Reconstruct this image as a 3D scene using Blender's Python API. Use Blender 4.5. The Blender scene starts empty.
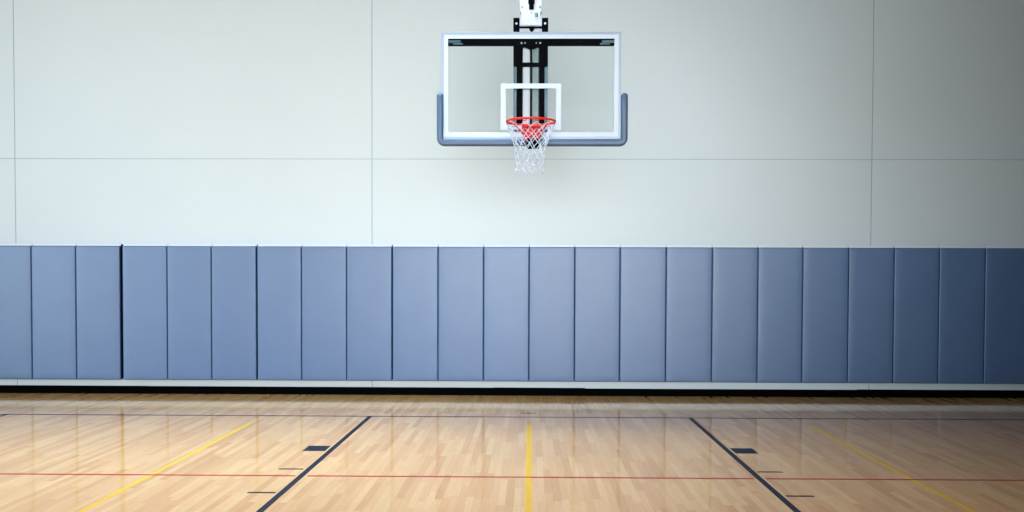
import bpy, bmesh, math, random
from mathutils import Vector, Matrix
random.seed(7)
R = math.radians
scene = bpy.context.scene
C = scene.collection

# ------------------------------------------------------------------ camera
# metres; X right, Y towards the padded wall, Z up; camera stands over (0, 0)
CAM_H, YAW, PITCH, ROLL = 1.589, 0.0172, 0.0304, 0.0031
cd = bpy.data.cameras.new('camera')
cd.sensor_fit = 'HORIZONTAL'; cd.sensor_width = 36.0
cd.lens = 1059.28 / 1024 * 36.0
cd.shift_y = (310.15 - 256) / 1024
cd.clip_start = 0.05; cd.clip_end = 200
cam = bpy.data.objects.new('camera', cd); C.objects.link(cam)
cam.matrix_world = (Matrix.Translation((0, 0, CAM_H)) @ Matrix.Rotation(YAW, 4, 'Z')
                    @ Matrix.Rotation(math.pi / 2 - PITCH, 4, 'X') @ Matrix.Rotation(ROLL, 4, 'Z'))
scene.camera = cam

# ------------------------------------------------------------------ light
WALL_Y = 14.29          # face of the padded wall
LEFT_X, RIGHT_X, REAR_Y, CEIL_Z = -11.0, 10.5, -2.5, 8.0
WIN_L = (0.5, 9.5, 0.4, 4.6)       # window in the left wall: y0, y1, z0, z1
WIN_R = (-5.4, 3.6, 0.9, 4.6)      # window band in the rear wall, behind the camera: x0, x1, z0, z1

world = bpy.data.worlds.new('daylight'); scene.world = world; world.use_nodes = True
wn = world.node_tree.nodes; wl = world.node_tree.links
wn['Background'].inputs['Color'].default_value = (0.72, 0.86, 1.0, 1)
wn['Background'].inputs['Strength'].default_value = 0.15

def area(name, loc, direction, sx, sy, power, color, spread=180):
    l = bpy.data.lights.new(name, 'AREA'); l.shape = 'RECTANGLE'; l.size = sx; l.size_y = sy
    l.energy = power; l.color = color; l.spread = R(spread)
    o = bpy.data.objects.new(name, l); C.objects.link(o); o.location = loc
    o.rotation_euler = Vector(direction).to_track_quat('-Z', 'Y').to_euler()
    return o

# daylight from the left window; rear lights are added, spread narrowed to shape falloff
area('daylight_left_window', (LEFT_X + 0.12, (WIN_L[0] + WIN_L[1]) / 2, (WIN_L[2] + WIN_L[3]) / 2),
     (1, 0, 0), WIN_L[1] - WIN_L[0], WIN_L[3] - WIN_L[2], 1060, (0.70, 0.87, 1.0))
area('rear_fill', ((WIN_R[0] + WIN_R[1]) / 2 + 1.7, REAR_Y + 0.9, (WIN_R[2] + WIN_R[3]) / 2),
     (0, 1, 0), 5.6, WIN_R[3] - WIN_R[2], 99, (0.93, 0.97, 0.99), 40)
area('rear_left_fill', ((WIN_R[0] + WIN_R[1]) / 2 - 2.9, REAR_Y + 0.9, (WIN_R[2] + WIN_R[3]) / 2),
     (-0.12, 1, 0.08), 3.2, WIN_R[3] - WIN_R[2], 68, (0.98, 0.95, 0.90), 50)  # second added rear light, lifts the left part of the wall
# overhead fill lights added to brighten the floor; the ceiling has no openings
area('near_overhead_fill', (-1.0, 6.0, CEIL_Z - 0.05), (0, 0, -1), 4, 3, 36, (1.0, 0.74, 0.4), 80)
area('mid_overhead_fill', (-2.5, 9.5, CEIL_Z - 0.05), (0, 0, -1), 5, 2.5, 400, (0.56, 0.75, 1.0), 80)
area('left_overhead_fill', (-7, 9.5, CEIL_Z - 0.05), (0, 0, -1), 4, 3, 70, (0.4, 0.6, 1.0), 110)

vs = scene.view_settings
scene.display_settings.display_device = 'sRGB'
vs.view_transform = 'Standard'; vs.look = 'None'; vs.gamma = 1.0; vs.use_curve_mapping = False
vs.exposure = 0.06

# ------------------------------------------------------------------ helpers
def lin(r, g, b):
    f = lambda c: (c / 255) / 12.92 if c / 255 <= 0.04045 else ((c / 255 + 0.055) / 1.055) ** 2.4
    return (f(r), f(g), f(b), 1)

class NT:
    def __init__(self, name):
        self.m = bpy.data.materials.new(name); self.m.use_nodes = True
        self.t = self.m.node_tree; self.b = self.t.nodes['Principled BSDF']
    def n(self, kind, **kw):
        nd = self.t.nodes.new(kind)
        for k, v in kw.items(): setattr(nd, k, v)
        return nd
    def l(self, a, b): self.t.links.new(a, b)
    def math(self, op, a, b=None, c=None):
        nd = self.n('ShaderNodeMath', operation=op)
        for i, v in enumerate((a, b, c)):
            if v is None: continue
            if hasattr(v, 'links'): self.l(v, nd.inputs[i])
            else: nd.inputs[i].default_value = v
        return nd.outputs[0]
    def set(self, **kw):
        for k, v in kw.items(): self.b.inputs[k.replace('_', ' ')].default_value = v
        return self

def plain(name, col, rough=0.5, metal=0.0, var=0.06, scale=18, bump=0.05, spec=0.5, coat=0.0):
    """procedural paint / plastic / metal with slight mottling"""
    t = NT(name)
    t.set(Roughness=rough, Metallic=metal, Coat_Weight=coat)
    t.b.inputs['Specular IOR Level'].default_value = spec
    tc = t.n('ShaderNodeTexCoord'); no = t.n('ShaderNodeTexNoise'); no.inputs['Scale'].default_value = scale
    no.inputs['Detail'].default_value = 4
    t.l(tc.outputs['Object'], no.inputs['Vector'])
    mx = t.n('ShaderNodeMix', data_type='RGBA')
    mx.inputs[6].default_value = tuple(c * (1 - var) for c in col[:3]) + (1,)
    mx.inputs[7].default_value = tuple(min(1, c * (1 + var)) for c in col[:3]) + (1,)
    t.l(no.outputs['Fac'], mx.inputs[0]); t.l(mx.outputs[2], t.b.inputs['Base Color'])
    if bump:
        bp = t.n('ShaderNodeBump'); bp.inputs['Strength'].default_value = bump; bp.inputs['Distance'].default_value = 0.01
        t.l(no.outputs['Fac'], bp.inputs['Height']); t.l(bp.outputs['Normal'], t.b.inputs['Normal'])
    return t.m

# painted concrete panels of the back wall
def wall_material():
    t = NT('painted_concrete'); t.set(Roughness=0.75)
    t.b.inputs['Specular IOR Level'].default_value = 0.25
    tc = t.n('ShaderNodeTexCoord')
    big = t.n('ShaderNodeTexNoise'); big.inputs['Scale'].default_value = 0.7; big.inputs['Detail'].default_value = 3
    fine = t.n('ShaderNodeTexNoise'); fine.inputs['Scale'].default_value = 45; fine.inputs['Detail'].default_value = 5
    t.l(tc.outputs['Object'], big.inputs['Vector']); t.l(tc.outputs['Object'], fine.inputs['Vector'])
    mx = t.n('ShaderNodeMix', data_type='RGBA')
    mx.inputs[6].default_value = lin(207, 219, 225); mx.inputs[7].default_value = lin(214, 225, 230)
    t.l(big.outputs['Fac'], mx.inputs[0]); t.l(mx.outputs[2], t.b.inputs['Base Color'])
    bp = t.n('ShaderNodeBump'); bp.inputs['Strength'].default_value = 0.12; bp.inputs['Distance'].default_value = 0.004
    t.l(fine.outputs['Fac'], bp.inputs['Height']); t.l(bp.outputs['Normal'], t.b.inputs['Normal'])
    return t.m

# maple strip floor under a glossy finish; the same gloss covers the painted lines
STRIP, BOARD = 0.057, 0.95
def finish(t, gloss=1.0):
    tc = t.n('ShaderNodeTexCoord')
    sep = t.n('ShaderNodeSeparateXYZ'); t.l(tc.outputs['Object'], sep.inputs[0])
    x, y = sep.outputs[0], sep.outputs[1]
    col = t.math('FLOOR', t.math('DIVIDE', x, STRIP))
    w1 = t.n('ShaderNodeTexWhiteNoise', noise_dimensions='1D'); t.l(col, w1.inputs['W'])
    yo = t.math('DIVIDE', t.math('ADD', y, t.math('MULTIPLY', w1.outputs['Value'], 7.3)), BOARD)
    row = t.math('FLOOR', yo)
    cb = t.n('ShaderNodeCombineXYZ'); t.l(col, cb.inputs[0]); t.l(row, cb.inputs[1])
    w2 = t.n('ShaderNodeTexWhiteNoise', noise_dimensions='3D'); t.l(cb.outputs[0], w2.inputs['Vector'])
    # slight cup of each strip and long waves in the sanding
    mp = t.n('ShaderNodeMapping'); mp.inputs['Scale'].default_value = (9, 0.7, 1)
    t.l(tc.outputs['Object'], mp.inputs['Vector'])
    wv = t.n('ShaderNodeTexNoise'); wv.inputs['Scale'].default_value = 1.3; wv.inputs['Detail'].default_value = 2
    t.l(mp.outputs[0], wv.inputs['Vector'])
    h = wv.outputs['Fac']
    bp = t.n('ShaderNodeBump'); bp.inputs['Strength'].default_value = 0.07; bp.inputs['Distance'].default_value = 0.004
    t.l(h, bp.inputs['Height'])
    t.l(bp.outputs['Normal'], t.b.inputs['Coat Normal'])
    t.b.inputs['Coat Weight'].default_value = gloss
    t.b.inputs['Coat Roughness'].default_value = 0.085
    t.b.inputs['Coat IOR'].default_value = 1.42
    t.b.inputs['Roughness'].default_value = 0.6
    t.b.inputs['Specular IOR Level'].default_value = 0.15
    return tc, x, y, yo, w2

def floor_material():
    t = NT('maple_strip_floor')
    tc, x, y, yo, w2 = finish(t)
    ramp = t.n('ShaderNodeValToRGB')
    e = ramp.color_ramp.elements
    e[0].position = 0.0; e[0].color = lin(201, 142, 74)
    e[1].position = 1.0; e[1].color = lin(220, 170, 102)
    m1 = e.new(0.25); m1.color = lin(209, 152, 84)
    m2 = e.new(0.6); m2.color = lin(214, 160, 92)
    t.l(w2.outputs['Value'], ramp.inputs[0])
    mp = t.n('ShaderNodeMapping'); mp.inputs['Scale'].default_value = (60, 3.5, 1)
    t.l(tc.outputs['Object'], mp.inputs['Vector'])
    gr = t.n('ShaderNodeTexNoise'); gr.inputs['Scale'].default_value = 1.0; gr.inputs['Detail'].default_value = 5
    gr.inputs['Distortion'].default_value = 0.6
    t.l(mp.outputs[0], gr.inputs['Vector'])
    big = t.n('ShaderNodeTexNoise'); big.inputs['Scale'].default_value = 0.9; big.inputs['Detail'].default_value = 3
    t.l(tc.outputs['Object'], big.inputs['Vector'])
    g = t.math('ADD', t.math('MULTIPLY_ADD', gr.outputs['Fac'], 0.30, 0.85), t.math('MULTIPLY_ADD', big.outputs['Fac'], 0.22, -0.11))
    # fine dark joint between the strips and at the butt ends
    fx = t.math('FRACT', t.math('DIVIDE', x, STRIP))
    jx = t.math('LESS_THAN', fx, 0.03)
    jy = t.math('LESS_THAN', t.math('FRACT', yo), 0.004)
    j = t.math('MULTIPLY_ADD', t.math('MAXIMUM', jx, jy), -0.30, 1.0)
    g = t.math('MULTIPLY', g, j)
    vm = t.n('ShaderNodeVectorMath', operation='SCALE'); t.l(ramp.outputs[0], vm.inputs[0]); t.l(g, vm.inputs['Scale'])
    t.l(vm.outputs[0], t.b.inputs['Base Color'])
    return t.m

def paint_material(name, col, gloss=0.15):
    t = NT(name); tc, x, y, yo, w2 = finish(t, gloss)
    mx = t.n('ShaderNodeMix', data_type='RGBA')
    mx.inputs[6].default_value = tuple(c * 0.9 for c in col[:3]) + (1,); mx.inputs[7].default_value = col
    t.l(w2.outputs['Value'], mx.inputs[0]); t.l(mx.outputs[2], t.b.inputs['Base Color'])
    return t.m

def glass_material():
    m = bpy.data.materials.new('tempered_glass'); m.use_nodes = True; nt = m.node_tree; nt.nodes.clear()
    out = nt.nodes.new('ShaderNodeOutputMaterial'); mix = nt.nodes.new('ShaderNodeMixShader')
    tr = nt.nodes.new('ShaderNodeBsdfTransparent'); gl = nt.nodes.new('ShaderNodeBsdfGlossy'); fr = nt.nodes.new('ShaderNodeFresnel')
    tc = nt.nodes.new('ShaderNodeTexCoord'); no = nt.nodes.new('ShaderNodeTexNoise'); mx = nt.nodes.new('ShaderNodeMix'); mx.data_type = 'RGBA'
    no.inputs['Scale'].default_value = 3
    mx.inputs[6].default_value = (0.982, 0.998, 1, 1); mx.inputs[7].default_value = (0.988, 1, 1, 1)
    gl.inputs['Roughness'].default_value = 0.01; fr.inputs['IOR'].default_value = 1.45
    L = nt.links.new
    L(tc.outputs['Object'], no.inputs['Vector']); L(no.outputs['Fac'], mx.inputs[0]); L(mx.outputs[2], tr.inputs['Color'])
    L(fr.outputs[0], mix.inputs[0]); L(tr.outputs[0], mix.inputs[1]); L(gl.outputs[0], mix.inputs[2]); L(mix.outputs[0], out.inputs[0])
    return m

def vinyl_material():
    t = NT('blue_vinyl'); t.set(Roughness=0.46)
    t.b.inputs['Specular IOR Level'].default_value = 1.0
    tc = t.n('ShaderNodeTexCoord'); oi = t.n('ShaderNodeObjectInfo')
    off = t.n('ShaderNodeVectorMath', operation='ADD')
    sc = t.math('MULTIPLY', oi.outputs['Random'], 37.0)
    t.l(tc.outputs['Object'], off.inputs[0]); t.l(sc, off.inputs[1])
    big = t.n('ShaderNodeTexNoise'); big.inputs['Scale'].default_value = 3.2; big.inputs['Detail'].default_value = 5
    t.l(off.outputs[0], big.inputs['Vector'])
    mx = t.n('ShaderNodeMix', data_type='RGBA')
    mx.inputs[6].default_value = lin(68, 100, 144); mx.inputs[7].default_value = lin(82, 115, 159)
    f = t.math('MULTIPLY_ADD', oi.outputs['Random'], 0.35, t.math('MULTIPLY', big.outputs['Fac'], 0.65))
    t.l(f, mx.inputs[0]); t.l(mx.outputs[2], t.b.inputs['Base Color'])
    fine = t.n('ShaderNodeTexNoise'); fine.inputs['Scale'].default_value = 220; fine.inputs['Detail'].default_value = 2
    t.l(tc.outputs['Object'], fine.inputs['Vector'])
    h = t.math('ADD', t.math('MULTIPLY', fine.outputs['Fac'], 0.05), big.outputs['Fac'])
    bp = t.n('ShaderNodeBump'); bp.inputs['Strength'].default_value = 0.32; bp.inputs['Distance'].default_value = 0.012
    t.l(h, bp.inputs['Height']); t.l(bp.outputs['Normal'], t.b.inputs['Normal'])
    return t.m

M = dict(
    wall=wall_material(), floor=floor_material(), glass=glass_material(), vinyl=vinyl_material(),
    sidewall=plain('side_wall_paint', lin(196, 200, 198), 0.8, var=0.03, scale=2),
    darkwall=plain('dark_grey_paint', lin(92, 97, 102), 0.85, var=0.03, scale=2),
    ceiling=plain('ceiling_deck', lin(140, 143, 144), 0.8, var=0.04, scale=2),
    groove=plain('joint_sealant', lin(146, 172, 184), 0.8, var=0.05),
    rubber=plain('black_rubber', lin(3, 3, 4), 0.9, var=0.2, spec=0.03),
    board=plain('dark_backing_board', lin(6, 7, 12), 0.9, var=0.2, spec=0.05),
    flange=plain('white_flange', lin(232, 236, 240), 0.5, var=0.03),
    navy=paint_material('navy_line_paint', lin(6, 8, 26)),
    red=paint_material('red_line_paint', lin(156, 34, 34)),
    yellow=paint_material('yellow_line_paint', lin(214, 164, 26), 0.4),
    frame=plain('aluminium_frame', lin(142, 154, 168), 0.35, var=0.03),
    white=plain('white_enamel', lin(214, 217, 226), 0.4, var=0.02),
    glass_paint=plain('white_glass_paint', lin(190, 199, 207), 0.6, var=0.02, spec=0.3),
    pad=plain('slate_blue_urethane', lin(58, 82, 108), 0.45, var=0.06, scale=10),
    black=plain('black_steel', lin(3, 4, 9), 0.7, var=0.15, spec=0.04),
    teal=plain('blue_grey_steel', lin(74, 118, 136), 0.4, var=0.12),
    grey=plain('grey_green_steel', lin(126, 146, 148), 0.4, var=0.08),
    orange=plain('red_orange_enamel', lin(208, 24, 20), 0.45, var=0.06, spec=0.3),
    net=plain('white_nylon_cord', lin(192, 198, 210), 0.8, var=0.05, scale=60),
    bolt=plain('zinc_bolt', lin(190, 196, 202), 0.35, metal=0.6, var=0.05),
)

def mesh_obj(name, bm, mat, parent=None, smooth=False, **props):
    bmesh.ops.recalc_face_normals(bm, faces=bm.faces)
    me = bpy.data.meshes.new(name); bm.to_mesh(me); bm.free()
    if smooth:
        for p in me.polygons: p.use_smooth = True
    me.materials.append(M[mat])
    o = bpy.data.objects.new(name, me); C.objects.link(o)
    if parent: o.parent = parent
    for k, v in props.items(): o[k] = v
    return o

def add_box(bm, x0, x1, y0, y1, z0, z1, bev=0.0, seg=2):
    r = bmesh.ops.create_cube(bm, size=1.0)
    vs_ = r['verts']
    for v in vs_:
        v.co = Vector(((x0 + x1) / 2 + v.co.x * (x1 - x0), (y0 + y1) / 2 + v.co.y * (y1 - y0), (z0 + z1) / 2 + v.co.z * (z1 - z0)))
    if bev:
        es = {e for v in vs_ for e in v.link_edges}
        bmesh.ops.bevel(bm, geom=list(es), offset=bev, segments=seg, affect='EDGES', profile=0.5)

def box(name, b, mat, parent=None, bev=0.0, seg=2, **props):
    bm = bmesh.new(); add_box(bm, *b, bev=bev, seg=seg)
    return mesh_obj(name, bm, mat, parent, **props)

def add_tube(bm, pts, r, sides=8, closed=False, caps=True):
    """round tube along a list of points"""
    pts = [Vector(p) for p in pts]; n = len(pts); rings = []
    ref = None
    for i, p in enumerate(pts):
        if closed: d = pts[(i + 1) % n] - pts[i - 1]
        else: d = pts[min(i + 1, n - 1)] - pts[max(i - 1, 0)]
        d.normalize()
        if ref is None:
            ref = Vector((0, 0, 1)) if abs(d.z) < 0.9 else Vector((1, 0, 0))
        u = ref - d * ref.dot(d); u.normalize(); w = d.cross(u); ref = u
        rings.append([bm.verts.new(p + (u * math.cos(a) + w * math.sin(a)) * r) for a in (2 * math.pi * k / sides for k in range(sides))])
    for i in range(n if closed else n - 1):
        a, b = rings[i], rings[(i + 1) % n]
        for k in range(sides): bm.faces.new((a[k], a[(k + 1) % sides], b[(k + 1) % sides], b[k]))
    if caps and not closed:
        bm.faces.new(rings[0]); bm.faces.new(list(reversed(rings[-1])))

def add_prism(bm, outline, y0, y1):
    """(x, z) outline extruded from y0 to y1"""
    a = [bm.verts.new((x, y0, z)) for x, z in outline]; b = [bm.verts.new((x, y1, z)) for x, z in outline]
    bm.faces.new(a); bm.faces.new(list(reversed(b)))
    n = len(a)
    for i in range(n): bm.faces.new((a[i], a[(i + 1) % n], b[(i + 1) % n], b[i]))

# ------------------------------------------------------------------ room shell
FX0, FX1 = LEFT_X, RIGHT_X
floor = box('floor', (FX0 - .3, FX1 + .3, REAR_Y - .3, WALL_Y + .35, -0.12, 0), 'floor', kind='structure')
box('ceiling', (FX0 - .3, FX1 + .3, REAR_Y - .3, WALL_Y + .35, CEIL_Z, CEIL_Z + .2), 'ceiling', kind='structure')

# back wall: precast panels with open joints, sealant set back behind them
SX = [FX0 - .3, -6.988, -2.138, 4.559, FX1 + .3]; SZ = [0, 3.185, CEIL_Z]
bm = bmesh.new()
for i in range(4):
    for k in range(2):
        add_box(bm, SX[i] + .005, SX[i + 1] - .005, WALL_Y, WALL_Y + .30, SZ[k] + (.0035 if k else 0), SZ[k + 1] - .0035, bev=0.002, seg=1)
wall = mesh_obj('wall_back', bm, 'wall', kind='structure')
bm = bmesh.new()
for i in (1, 2, 3): add_box(bm, SX[i] - .006, SX[i] + .006, WALL_Y + .003, WALL_Y + .02, 0, CEIL_Z)
add_box(bm, SX[0], SX[-1], WALL_Y + .004, WALL_Y + .02, SZ[1] - .004, SZ[1] + .004)
mesh_obj('joint', bm, 'groove', wall, label='blue-grey sealant in the panel joints')

def wall_with_hole(name, axis, pos, thick, a0, a1, z1, hole, mat):
    """wall slab normal to axis with one window opening"""
    h0, h1, hz0, hz1 = hole
    bm = bmesh.new()
    for (p, q, r, s) in ((a0, h0, 0, z1), (h1, a1, 0, z1), (h0, h1, 0, hz0), (h0, h1, hz1, z1)):
        if axis == 'x': add_box(bm, pos, pos + thick, p, q, r, s)
        else: add_box(bm, p, q, pos, pos + thick, r, s)
    return mesh_obj(name, bm, mat, kind='structure')
wall_with_hole('wall_left', 'x', LEFT_X - .3, .3, REAR_Y, WALL_Y, CEIL_Z, WIN_L, 'sidewall')
wall_with_hole('wall_rear', 'y', REAR_Y - .3, .3, FX0, FX1, CEIL_Z, WIN_R, 'darkwall')
box('wall_right', (RIGHT_X, RIGHT_X + .3, REAR_Y, WALL_Y, 0, CEIL_Z), 'darkwall', kind='structure')

def window(n, axis, hole, pos, bays):
    h0, h1, z0, z1 = hole; bm = bmesh.new()
    def seg(p, q, r, s):
        if axis == 'x': add_box(bm, pos - .04, pos + .04, p, q, r, s)
        else: add_box(bm, p, q, pos - .04, pos + .04, r, s)
    seg(h0, h1, z0, z0 + .07); seg(h0, h1, z1 - .07, z1)
    for k in range(bays + 1):
        c = h0 + .035 + (h1 - h0 - .07) * k / bays; seg(c - .035, c + .035, z0 + .07, z1 - .07)
    w = mesh_obj('window_%d' % n, bm, 'frame', kind='structure')
    bm = bmesh.new()
    if axis == 'x': add_box(bm, pos - .005, pos + .005, h0 + .07, h1 - .07, z0 + .07, z1 - .07)
    else: add_box(bm, h0 + .07, h1 - .07, pos - .005, pos + .005, z0 + .07, z1 - .07)
    mesh_obj('pane', bm, 'glass', w)
window(1, 'x', WIN_L, LEFT_X - .15, 6)
window(2, 'y', WIN_R, REAR_Y - .15, 6)

# black cove base in lengths of slightly uneven height
bm = bmesh.new()
for x0, x1, h in ((FX0, -5.2, .106), (-5.2, -.486, .104), (-.486, .744, .107), (.744, 4.4, .099), (4.4, FX1, .104)):
    add_box(bm, x0, x1, WALL_Y - .007, WALL_Y, 0, h)
    a = [bm.verts.new((x, y, z)) for x in (x0 + .001, x1 - .001) for y, z in ((WALL_Y - .007, .03), (WALL_Y - .022, .0), (WALL_Y - .007, .0))]
    bm.faces.new(a[:3]); bm.faces.new(a[3:])
    for i in range(3): bm.faces.new((a[i], a[(i + 1) % 3], a[3 + (i + 1) % 3], a[3 + i]))
mesh_obj('baseboard_back', bm, 'rubber', kind='structure')

# ------------------------------------------------------------------ painted court lines (parts of the floor)
BASE_Y = 12.065
def flat(name, rects, mat, z=0.0006, **props):
    bm = bmesh.new()
    for x0, x1, y0, y1 in rects: add_box(bm, x0, x1, y0, y1, 0, z)
    return mesh_obj(name, bm, mat, floor, **props)
def strip(name, pts, w, mat, z=0.0006, **props):
    bm = bmesh.new(); L, Rr = [], []
    for i, p in enumerate(pts):
        d = Vector(pts[min(i + 1, len(pts) - 1)]) - Vector(pts[max(i - 1, 0)]); d.normalize()
        n = Vector((-d.y, d.x)) * w / 2
        L.append((bm.verts.new((p[0] + n.x, p[1] + n.y, 0)), bm.verts.new((p[0] + n.x, p[1] + n.y, z))))
        Rr.append((bm.verts.new((p[0] - n.x, p[1] - n.y, 0)), bm.verts.new((p[0] - n.x, p[1] - n.y, z))))
    for i in range(len(pts) - 1):
        for a, b in (((L[i][0], L[i][1]), (L[i + 1][0], L[i + 1][1])), ((L[i][1], Rr[i][1]), (L[i + 1][1], Rr[i + 1][1])), ((Rr[i][1], Rr[i][0]), (Rr[i + 1][1], Rr[i + 1][0]))):
            bm.faces.new((a[0], a[1], b[1], b[0]))
    return mesh_obj(name, bm, mat, floor, **props)

flat('baseline', [(-7.62, 7.62, BASE_Y - .025, BASE_Y + .025)], 'navy', .0008, label='thin navy painted baseline')
for s in (-1, 1):
    a, b = sorted((s * 1.803, s * 1.853))
    flat('lane_line', [(a, b, 6.27, BASE_Y - .025)], 'navy', .0008, label='navy painted free throw lane line')
    a, b = sorted((s * 1.875, s * 2.082))
    flat('lane_block', [(a, b, 9.62, 9.92)], 'navy', .0008, label='navy painted lane block')
    for yc in (8.705, 7.74): flat('lane_mark', [(a, b, yc - .022, yc + .022)], 'navy', .0008, label='short navy lane space mark')
    pts = [(s * 6.02, BASE_Y - .025), (s * 6.02, 10.47)] + [(s * 6.02 * math.cos(t), 10.47 - 6.02 * math.sin(t)) for t in (R(90) * k / 24 for k in range(1, 25))]
    strip('three_point_line', pts, .05, 'navy', .0008, label='thin navy painted three point line')
    a, b = sorted((s * 3.015, s * 3.06))
    flat('side_boundary', [(a, b, 0, 11.45)], 'yellow', .0004, label='yellow painted side boundary line')
flat('centre_line', [(-.032, .018, 0, 11.45)], 'yellow', .0004, label='yellow painted centre line')
flat('free_throw_line', [(-1.8, 1.8, 6.245, 6.295)], 'navy', .0008, label='navy painted free throw line')
g = .024
flat('cross_line', [(-9.5, -1.853 - g, 8.385, 8.43), (-1.803 + g, 1.803 - g, 8.385, 8.43), (1.853 + g, 9.5, 8.385, 8.43)], 'red', .0006, label='thin red painted line across the court')
flat('centre_tick', [(-.11, .075, 12.40, 12.43), (-.035, 0, 12.375, 12.455)], 'navy', .0008, label='small navy tick behind the baseline')

# ------------------------------------------------------------------ wall pads
PAD_Y = 14.22           # front face
PZ0, PZ1 = 0.196, 2.005
seams = [-6.751, -6.145, -5.527, -4.904, -4.303, -3.688, -3.082, -2.472, -1.857, -1.239, -0.626, -0.015, 0.597, 1.204, 1.82, 2.435, 3.044, 3.641, 4.25, 4.854, 5.453, 6.06]
W = .611
seams = [seams[0] - 2 * W, seams[0] - W] + seams + [seams[-1] + W, seams[-1] + 2 * W]
WIDE = {2 + 2: .036, 2 + 5: .017, 2 + 8: .014}   # wider gaps where panels of three meet

def pad_mesh(w):
    """cushion with soft rounded edges and a faint pillow bulge; origin at its back, bottom centre"""
    bm = bmesh.new(); nx, nz = 12, 30; hgt = PZ1 - PZ0; dep = .055
    er = .014
    us = [0, .15, .4, .7, 1.0]
    def ax(n, L):
        v = [er * u for u in us]; m = n - 6
        v += [er + (L - 2 * er) * k / (m + 1) for k in range(1, m + 1)] + [L - er * u for u in reversed(us)]
        return v
    X = ax(nx, w); Z = ax(nz, hgt)
    def prof(t, L):
        d = min(t, L - t)
        if d >= er: return 0
        q = 1 - d / er
        return er * (1 - math.sqrt(max(0, 1 - q * q)))
    g_ = []
    for z in Z:
        rowv = []
        for x in X:
            bulge = .0015 * (math.sin(math.pi * x / w) ** .6 * math.sin(math.pi * z / hgt) ** .3 if 0 < x < w and 0 < z < hgt else 0)
            y = -dep + max(prof(x, w), prof(z, hgt)) - bulge
            rowv.append(bm.verts.new((x - w / 2, y, z)))
        g_.append(rowv)
    for j in range(len(Z) - 1):
        for i in range(len(X) - 1): bm.faces.new((g_[j][i], g_[j][i + 1], g_[j + 1][i + 1], g_[j + 1][i]))
    border = g_[0][:] + [r_[-1] for r_ in g_[1:]] + list(reversed(g_[-1][:-1])) + [r_[0] for r_ in reversed(g_[1:-1])]
    back = [bm.verts.new((v.co.x, 0, v.co.z)) for v in border]
    n = len(border)
    for i in range(n): bm.faces.new((border[i], back[i], back[(i + 1) % n], border[(i + 1) % n]))
    bm.faces.new(back)
    return bm

PAD_LABELS = [
    'light blue wall pad cut off by the left edge of the photo',
    'grey-blue wall pad, second in from the left edge, the first one whole',
    'grey-blue wall pad just left of the widest black gap in the row',
    'grey-blue wall pad just right of the widest black gap in the row',
    'grey-blue wall pad second to the right of the widest black gap',
    'grey-blue wall pad third to the right of the widest black gap',
    'pale blue wall pad fourth to the right of the widest black gap',
    'pale blue wall pad just left of the one under the joint beside the hoop',
    'pale blue wall pad under the vertical wall joint left of the hoop',
    "pale blue wall pad between the left wall joint and the backboard's left edge",
    'blue wall pad standing below the left edge of the backboard',
    'blue wall pad straight below the left half of the rim',
    'blue wall pad straight below the right half of the rim',
    'blue wall pad standing below the right edge of the backboard',
    "blue wall pad next to the right of the one below the backboard's right edge",
    'mid-blue wall pad just right of where the right lane line meets the baseline',
    "mid-blue wall pad third to the left of the right wall joint's pad",
    "mid-blue wall pad second to the left of the right wall joint's pad",
    'deeper blue wall pad just left of the one under the right wall joint',
    'deep blue wall pad under the vertical wall joint right of the hoop',
    'dark blue wall pad just right of the one under the right wall joint',
    'dark navy wall pad, the last whole one before the right edge',
    'darkest navy wall pad, cut off by the right edge of the photo',
]
npads = len(seams) - 1
vis = list(range(1, npads - 1))      # the pads that reach into the picture
back_y = PAD_Y + .055
for i in range(npads):
    if i not in vis: continue
    gl = WIDE.get(i, .007) / 2; gr = WIDE.get(i + 1, .007) / 2
    x0, x1 = seams[i] + gl, seams[i + 1] - gr
    w = x1 - x0
    pad = bpy.data.objects.new('wall_pad', None); C.objects.link(pad)
    pad.location = ((x0 + x1) / 2, back_y, PZ0); pad.empty_display_size = .1
    mesh_obj('cushion', pad_mesh(w), 'vinyl', pad, smooth=True)
    bm = bmesh.new(); add_box(bm, -w / 2, w / 2, -.012, 0, PZ1 - PZ0 + .001, PZ1 - PZ0 + .027, bev=.001, seg=1)
    mesh_obj('nailing_flange', bm, 'flange', pad, label='thin white strip along the top edge')
    lab = PAD_LABELS[vis.index(i)]
    pad['label'] = lab; pad['category'] = 'wall pad'; pad['group'] = 'upright pads along the gym wall'

box('trim_1', (seams[1], seams[-2], back_y, WALL_Y, PZ0 + .01, PZ1 + .022), 'board', kind='structure')

# ------------------------------------------------------------------ basketball goal
GY = 10.845                 # front of the glass
goal = bpy.data.objects.new('basketball_goal', None); C.objects.link(goal)
goal.location = (0, 11.1, CEIL_Z); goal.empty_display_size = .2
goal['label'] = 'glass basketball backboard with red rim and white net hanging from a white ceiling mast'
goal['category'] = 'basketball hoop'
P = goal
def gp(o):
    """keep a part built in world coordinates where it is under the goal's empty"""
    o.matrix_parent_inverse = Matrix.Translation(-Vector(goal.location)); return o
def gbox(name, b, mat, parent=None, bev=.002, **pr):
    return gp(box(name, b, mat, P, bev=bev, seg=1, **pr)) if parent is None else box(name, b, mat, parent, bev=bev, seg=1, **pr)
def gmesh(name, bm, mat, smooth=False, parent=None, **pr):
    o = mesh_obj(name, bm, mat, parent or P, smooth, **pr)
    return gp(o) if parent is None else o
BX0, BX1, BZ0, BZ1 = -.913, .913, 3.005, 4.087
glass = gbox('glass_panel', (BX0 + .01, BX1 - .01, GY, GY + .012, BZ0 + .01, BZ1 - .01), 'glass', bev=0)
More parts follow.
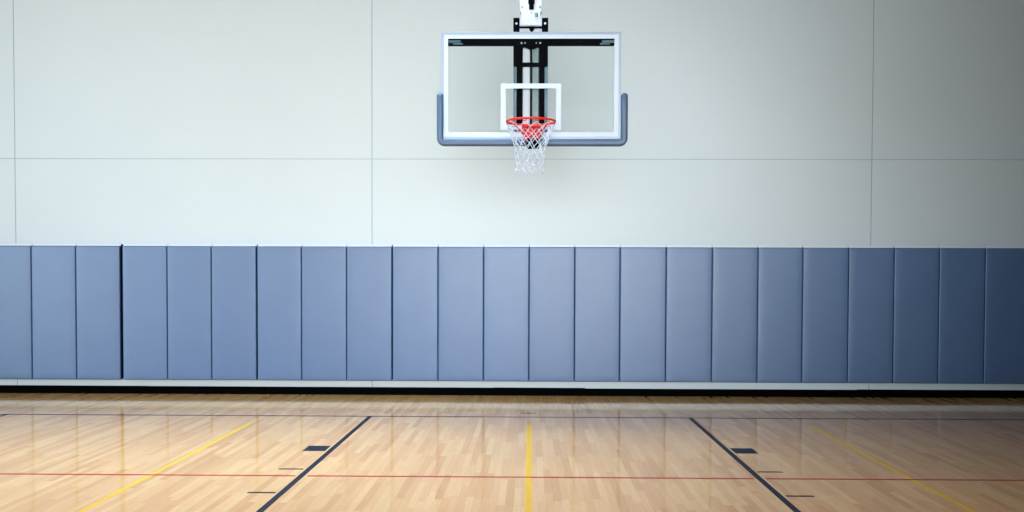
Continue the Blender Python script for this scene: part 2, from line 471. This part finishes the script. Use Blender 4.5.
# aluminium frame
bm = bmesh.new(); fw = .024
def ring(bm, x0, x1, z0, z1, w_, y0, y1, bev=0):
    add_box(bm, x0, x1, y0, y1, z1 - w_, z1, bev); add_box(bm, x0, x1, y0, y1, z0, z0 + w_, bev)
    add_box(bm, x0, x0 + w_, y0, y1, z0 + w_, z1 - w_, bev); add_box(bm, x1 - w_, x1, y0, y1, z0 + w_, z1 - w_, bev)
ring(bm, BX0, BX1, BZ0, BZ1, fw, GY - .006, GY + .05, .002)
gmesh('frame', bm, 'frame', label='pale aluminium frame')
bm = bmesh.new(); ring(bm, BX0 + fw, BX1 - fw, BZ0 + fw, BZ1 - fw, .043, GY - .003, GY - .0005)
gmesh('border_line', bm, 'glass_paint')
bm = bmesh.new(); ring(bm, -.308, .306, 3.10, 3.567, .05, GY - .002, GY - .0005)
gmesh('target_square', bm, 'glass_paint')

# padding swept round the lower edge
bm = bmesh.new()
px0, px1, pz, pt = -.926, .950, 2.968, 3.44
path = [(px0, pt)] + [(px0, pt - .06 * k) for k in range(1, 7)]
rc = .045
path += [(px0 + rc - rc * math.cos(t), pz + rc - rc * math.sin(t)) for t in (R(90) * k / 6 for k in range(7))]
path += [(px0 + rc + (px1 - px0 - 2 * rc) * k / 20, pz) for k in range(1, 20)]
path += [(px1 - rc + rc * math.sin(t), pz + rc - rc * math.cos(t)) for t in (R(90) * k / 6 for k in range(7))]
path += [(px1, pt - .06 * k) for k in range(6, -1, -1)]
hw, hd = .034, .045
sec = []
for cx, cy, a0 in ((hw - .02, hd - .02, 0), (-hw + .02, hd - .02, 90), (-hw + .02, -hd + .02, 180), (hw - .02, -hd + .02, 270)):
    for k in range(4):
        a = R(a0 + 30 * k); sec.append((cx + .02 * math.cos(a), cy + .02 * math.sin(a)))
rings = []
npt = len(path)
for i, (x, z) in enumerate(path):
    d = Vector((path[min(i + 1, npt - 1)][0] - path[max(i - 1, 0)][0], path[min(i + 1, npt - 1)][1] - path[max(i - 1, 0)][1])); d.normalize()
    nrm = Vector((-d.y, d.x))
    rings.append([bm.verts.new((x + nrm.x * u, GY + .015 + v, z + nrm.y * u)) for u, v in sec])
ns = len(sec)
for i in range(npt - 1):
    for k in range(ns): bm.faces.new((rings[i][k], rings[i][(k + 1) % ns], rings[i + 1][(k + 1) % ns], rings[i + 1][k]))
for rg, sgn in ((rings[0], 1), (rings[-1], 1)):     # rounded tips
    prev = rg; c = sum((v.co for v in rg), Vector()) / ns
    for k in (1, 2, 3):
        s_ = math.cos(R(25 * k)); up = .034 * math.sin(R(25 * k))
        nr = [bm.verts.new((c.x + (v.co.x - c.x) * s_, c.y + (v.co.y - c.y) * s_, c.z + up)) for v in rg]
        for q in range(ns): bm.faces.new((prev[q], prev[(q + 1) % ns], nr[(q + 1) % ns], nr[q]))
        prev = nr
    bm.faces.new(prev)
gmesh('edge_padding', bm, 'pad', smooth=True, label='slate blue padding round the lower edge and corners')

# steelwork behind the glass
YB = GY + .05
gbox('top_channel', (-.85, .85, YB, YB + .06, 3.966, 4.045), 'black', label='black steel channel behind the top edge')
for s in (-1, 1):
    a, b = sorted((s * .85, s * .72))
    c = gbox('corner_bracket', (a, b, YB - .028, YB - .004, 3.985, 4.01), 'teal', label='blue-grey corner bracket')
    bm = bmesh.new()
    xa, xb = sorted((s * .80, s * .70))
    add_box(bm, xa, xb, YB - .028, YB - .006, 3.968, 3.982, .002)
    mesh_obj('bracket_foot', bm, 'teal', c)
for s, xo in ((-1, -.005), (1, -.005)):
    cx = s * .134 + xo
    bar = gbox('upright_channel', (cx - .044, cx + .044, YB + .06, YB + .13, 3.76, 4.06), 'black', label='black steel upright behind the glass')
    gbox('hanger_lug', (s * .147 - .032 + xo, s * .147 + .032 + xo, YB + .04, YB + .13, 4.06, 4.253), 'black', label='black lug rising above the board')
    bm = bmesh.new(); add_tube(bm, [(s * .147 + xo, YB + .028, 4.193), (s * .147 + xo, YB + .045, 4.193)], .011, 10)
    gmesh('bolt', bm, 'bolt', smooth=False)
    inner, outer = (s * .112 + xo, s * .150 + xo)
    a, b = sorted((s * .095 + xo, s * .145 + xo))
    gbox('lower_channel', (a, b, YB + .06, YB + .12, 3.02, 3.76), 'black', label='black lower channel')
    a, b = sorted((s * .147 + xo, s * .176 + xo))
    gbox('side_flange', (a, b, YB + .065, YB + .10, 3.02, 3.76), 'teal', label='blue-grey outer flange of the channel')
gbox('back_plate', (-.10, .09, YB + .135, YB + .145, 3.02, 4.0), 'black', label='black plate behind the tubes')
bm = bmesh.new(); add_box(bm, -.086, -.010, YB + .065, YB + .13, 2.99, 3.955, .012, 3)
gmesh('white_tube', bm, 'white', smooth=False)
bm = bmesh.new(); add_box(bm, .010, .082, YB + .075, YB + .13, 2.99, 3.955, .01, 3)
gmesh('grey_tube', bm, 'grey', smooth=False, label='grey-green steel tube')
gbox('cross_bar', (-.09, .09, YB + .045, YB + .064, 3.755, 3.80), 'black', label='black cross bar')
bm = bmesh.new(); add_prism(bm, [(-.095, 4.008), (.09, 4.008), (.09, 3.955), (.035, 3.925), (-.02, 3.92), (-.075, 3.95)], YB - .006, YB - .001)
gus = gmesh('centre_gusset', bm, 'black', label='black gusset at the middle of the channel')
for x in (-.098, -.062, .052, .092):
    bm = bmesh.new(); add_tube(bm, [(x, YB - .016, 3.985), (x, YB - .006, 3.985)], .009 if abs(x) > .08 else .006, 8)
    mesh_obj('bolt', bm, 'bolt', gus).matrix_parent_inverse = Matrix.Identity(4)

# mast: pipe from the ceiling into a white head casting
mast_parts = []
YM = 11.08
bm = bmesh.new(); add_tube(bm, [(-.005, YM + .02, 4.60), (-.005, YM + .02, CEIL_Z - .02)], .075, 24)
mast = gmesh('mast', bm, 'white', smooth=True)
bm = bmesh.new(); add_box(bm, -.16, .15, YM - .13, YM + .17, CEIL_Z - .03, CEIL_Z, .004)
gmesh('ceiling_plate', bm, 'black', label='black ceiling plate')
bm = bmesh.new()
out = [(-.118, 4.66), (-.118, 4.348), (-.098, 4.328), (-.098, 4.273), (-.122, 4.258), (-.127, 4.198), (.118, 4.198), (.112, 4.258), (.088, 4.273), (.088, 4.328), (.108, 4.348), (.108, 4.66)]
add_prism(bm, out, YM - .05, YM + .09)
bmesh.ops.bevel(bm, geom=list(bm.edges), offset=.004, segments=2, affect='EDGES')
head = gmesh('mast_head', bm, 'white')
bm = bmesh.new(); add_box(bm, -.024, .026, YM - .062, YM - .045, 4.358, 4.66, .002); add_box(bm, -.032, .034, YM - .07, YM - .06, 4.413, 4.66, .002)
mesh_obj('slot_bar', bm, 'black', head, label='black bar in the slot of the head')
for x, z, r_ in ((-.095, 4.383, .010), (.090, 4.383, .012), (0, 4.325, .006)):
    bm = bmesh.new(); add_tube(bm, [(x, YM - .058, z), (x, YM - .048, z)], r_, 12)
    mesh_obj('bolt', bm, 'grey', head)
bm = bmesh.new(); add_tube(bm, [(.052, YM - .056, 4.283), (.052, YM - .056, 4.323)], .017, 12)
mesh_obj('latch', bm, 'grey', head, label='small grey latch')
gbox('hanger_bar', (-.15, .14, YM - .065, YM - .04, 4.169, 4.185), 'black', label='thin black bar between the lugs')
bm = bmesh.new(); add_box(bm, -.105, -.03, YM - .03, YM + .03, 4.0, 4.198, .004); add_box(bm, .02, .10, YM - .03, YM + .03, 4.0, 4.198, .004)
gmesh('drop_tube', bm, 'white')
bm = bmesh.new(); add_prism(bm, [(-.025, 4.173), (.035, 4.173), (.02, 4.143), (.005, 4.128), (-.012, 4.143)], YM - .05, YM - .03)
gmesh('wedge', bm, 'black')

# rim
RC = Vector((-.0, 10.47, 3.127)); RR, RT = .238, .0105
bm = bmesh.new(); add_tube(bm, [(RC.x + RR * math.cos(t), RC.y + RR * math.sin(t), RC.z) for t in (2 * math.pi * k / 64 for k in range(64))], RT, 10, closed=True)
rim = gmesh('rim', bm, 'orange', smooth=True)
NH = 12
for k in range(NH):
    t = 2 * math.pi * (k + .5) / NH; r0 = Vector((math.cos(t), math.sin(t), 0)); tg = Vector((-r0.y, r0.x, 0))
    c = RC + r0 * RR
    bm = bmesh.new()
    add_tube(bm, [c + tg * .022 + Vector((0, 0, -.006)), c + tg * .016 + Vector((0, 0, -.022)), c + Vector((0, 0, -.027)), c - tg * .016 + Vector((0, 0, -.022)), c - tg * .022 + Vector((0, 0, -.006))], .0038, 6)
    mesh_obj('net_hook', bm, 'orange', rim, smooth=True)
# bracket from the board to the rim, tapered face plate, braces
bm = bmesh.new()
add_prism(bm, [(-.088, 3.145), (.108, 3.145), (.112, 3.06), (.082, 2.985), (.055, 2.968), (-.035, 2.968), (-.062, 2.985), (-.092, 3.06)], GY - .045, GY - .008)
add_box(bm, -.085, .10, RC.y + .20, GY - .02, 3.108, 3.122, .002)
for s in (-1, 1):
    add_tube(bm, [(.008 + s * .07, GY - .03, 3.02), (.01 + s * .10, GY - .10, 3.05), (s * .15, RC.y + .17, 3.115)], .008, 8)
brk = mesh_obj('rim_bracket', bm, 'orange', rim, label='red bracket that carries the rim')
bm = bmesh.new(); add_box(bm, -.045, .085, GY - .115, GY - .047, 2.895, 3.0, .012, 3)
mesh_obj('spring_housing', bm, 'black', rim, label='black spring housing under the bracket')
bm = bmesh.new(); add_tube(bm, [(-.165, GY + .03, 3.045), (.168, GY + .03, 3.045)], .010, 10)
gmesh('pivot_bar', bm, 'black', label='black bar behind the rim bracket')

# net: twelve loops knotted into diamonds, narrowing and slightly twisted
bm = bmesh.new()
lev = [(3.100, .236), (3.045, .212), (2.985, .190), (2.925, .172), (2.865, .153), (2.800, .143), (2.735, .137), (2.670, .136), (2.620, .138)]
rng = random.Random(3)
node = []
for k, (z, r) in enumerate(lev):
    rowp = []
    for i in range(NH):
        t = 2 * math.pi * (i + .5 + .5 * (k % 2)) / NH + (.0 if k == 0 else rng.uniform(-.05, .05))
        rr = r * (1 + (0 if k == 0 else rng.uniform(-.05, .05)))
        rowp.append(Vector((RC.x - .012 * k / 8 + rr * math.cos(t), RC.y + rr * math.sin(t), z + (0 if k == 0 else rng.uniform(-.008, .008)) * (2 if k == 8 else 1))))
    node.append(rowp)
for k in range(len(lev) - 1):
    for i in range(NH):
        for j in ((i, i - 1) if k % 2 == 0 else (i, i + 1)):
            p, q = node[k][i], node[k + 1][j % NH]
            add_tube(bm, [p, (p + q) / 2 + Vector((rng.uniform(-.003, .003), rng.uniform(-.003, .003), -.003)), q], .0033, 5)
for k in range(1, len(lev)):
    for i in range(NH):
        p = node[k][i]; add_tube(bm, [p + Vector((0, 0, .009)), p - Vector((0, 0, .007))], .0050, 6)
mesh_obj('net', bm, 'net', rim, smooth=True)
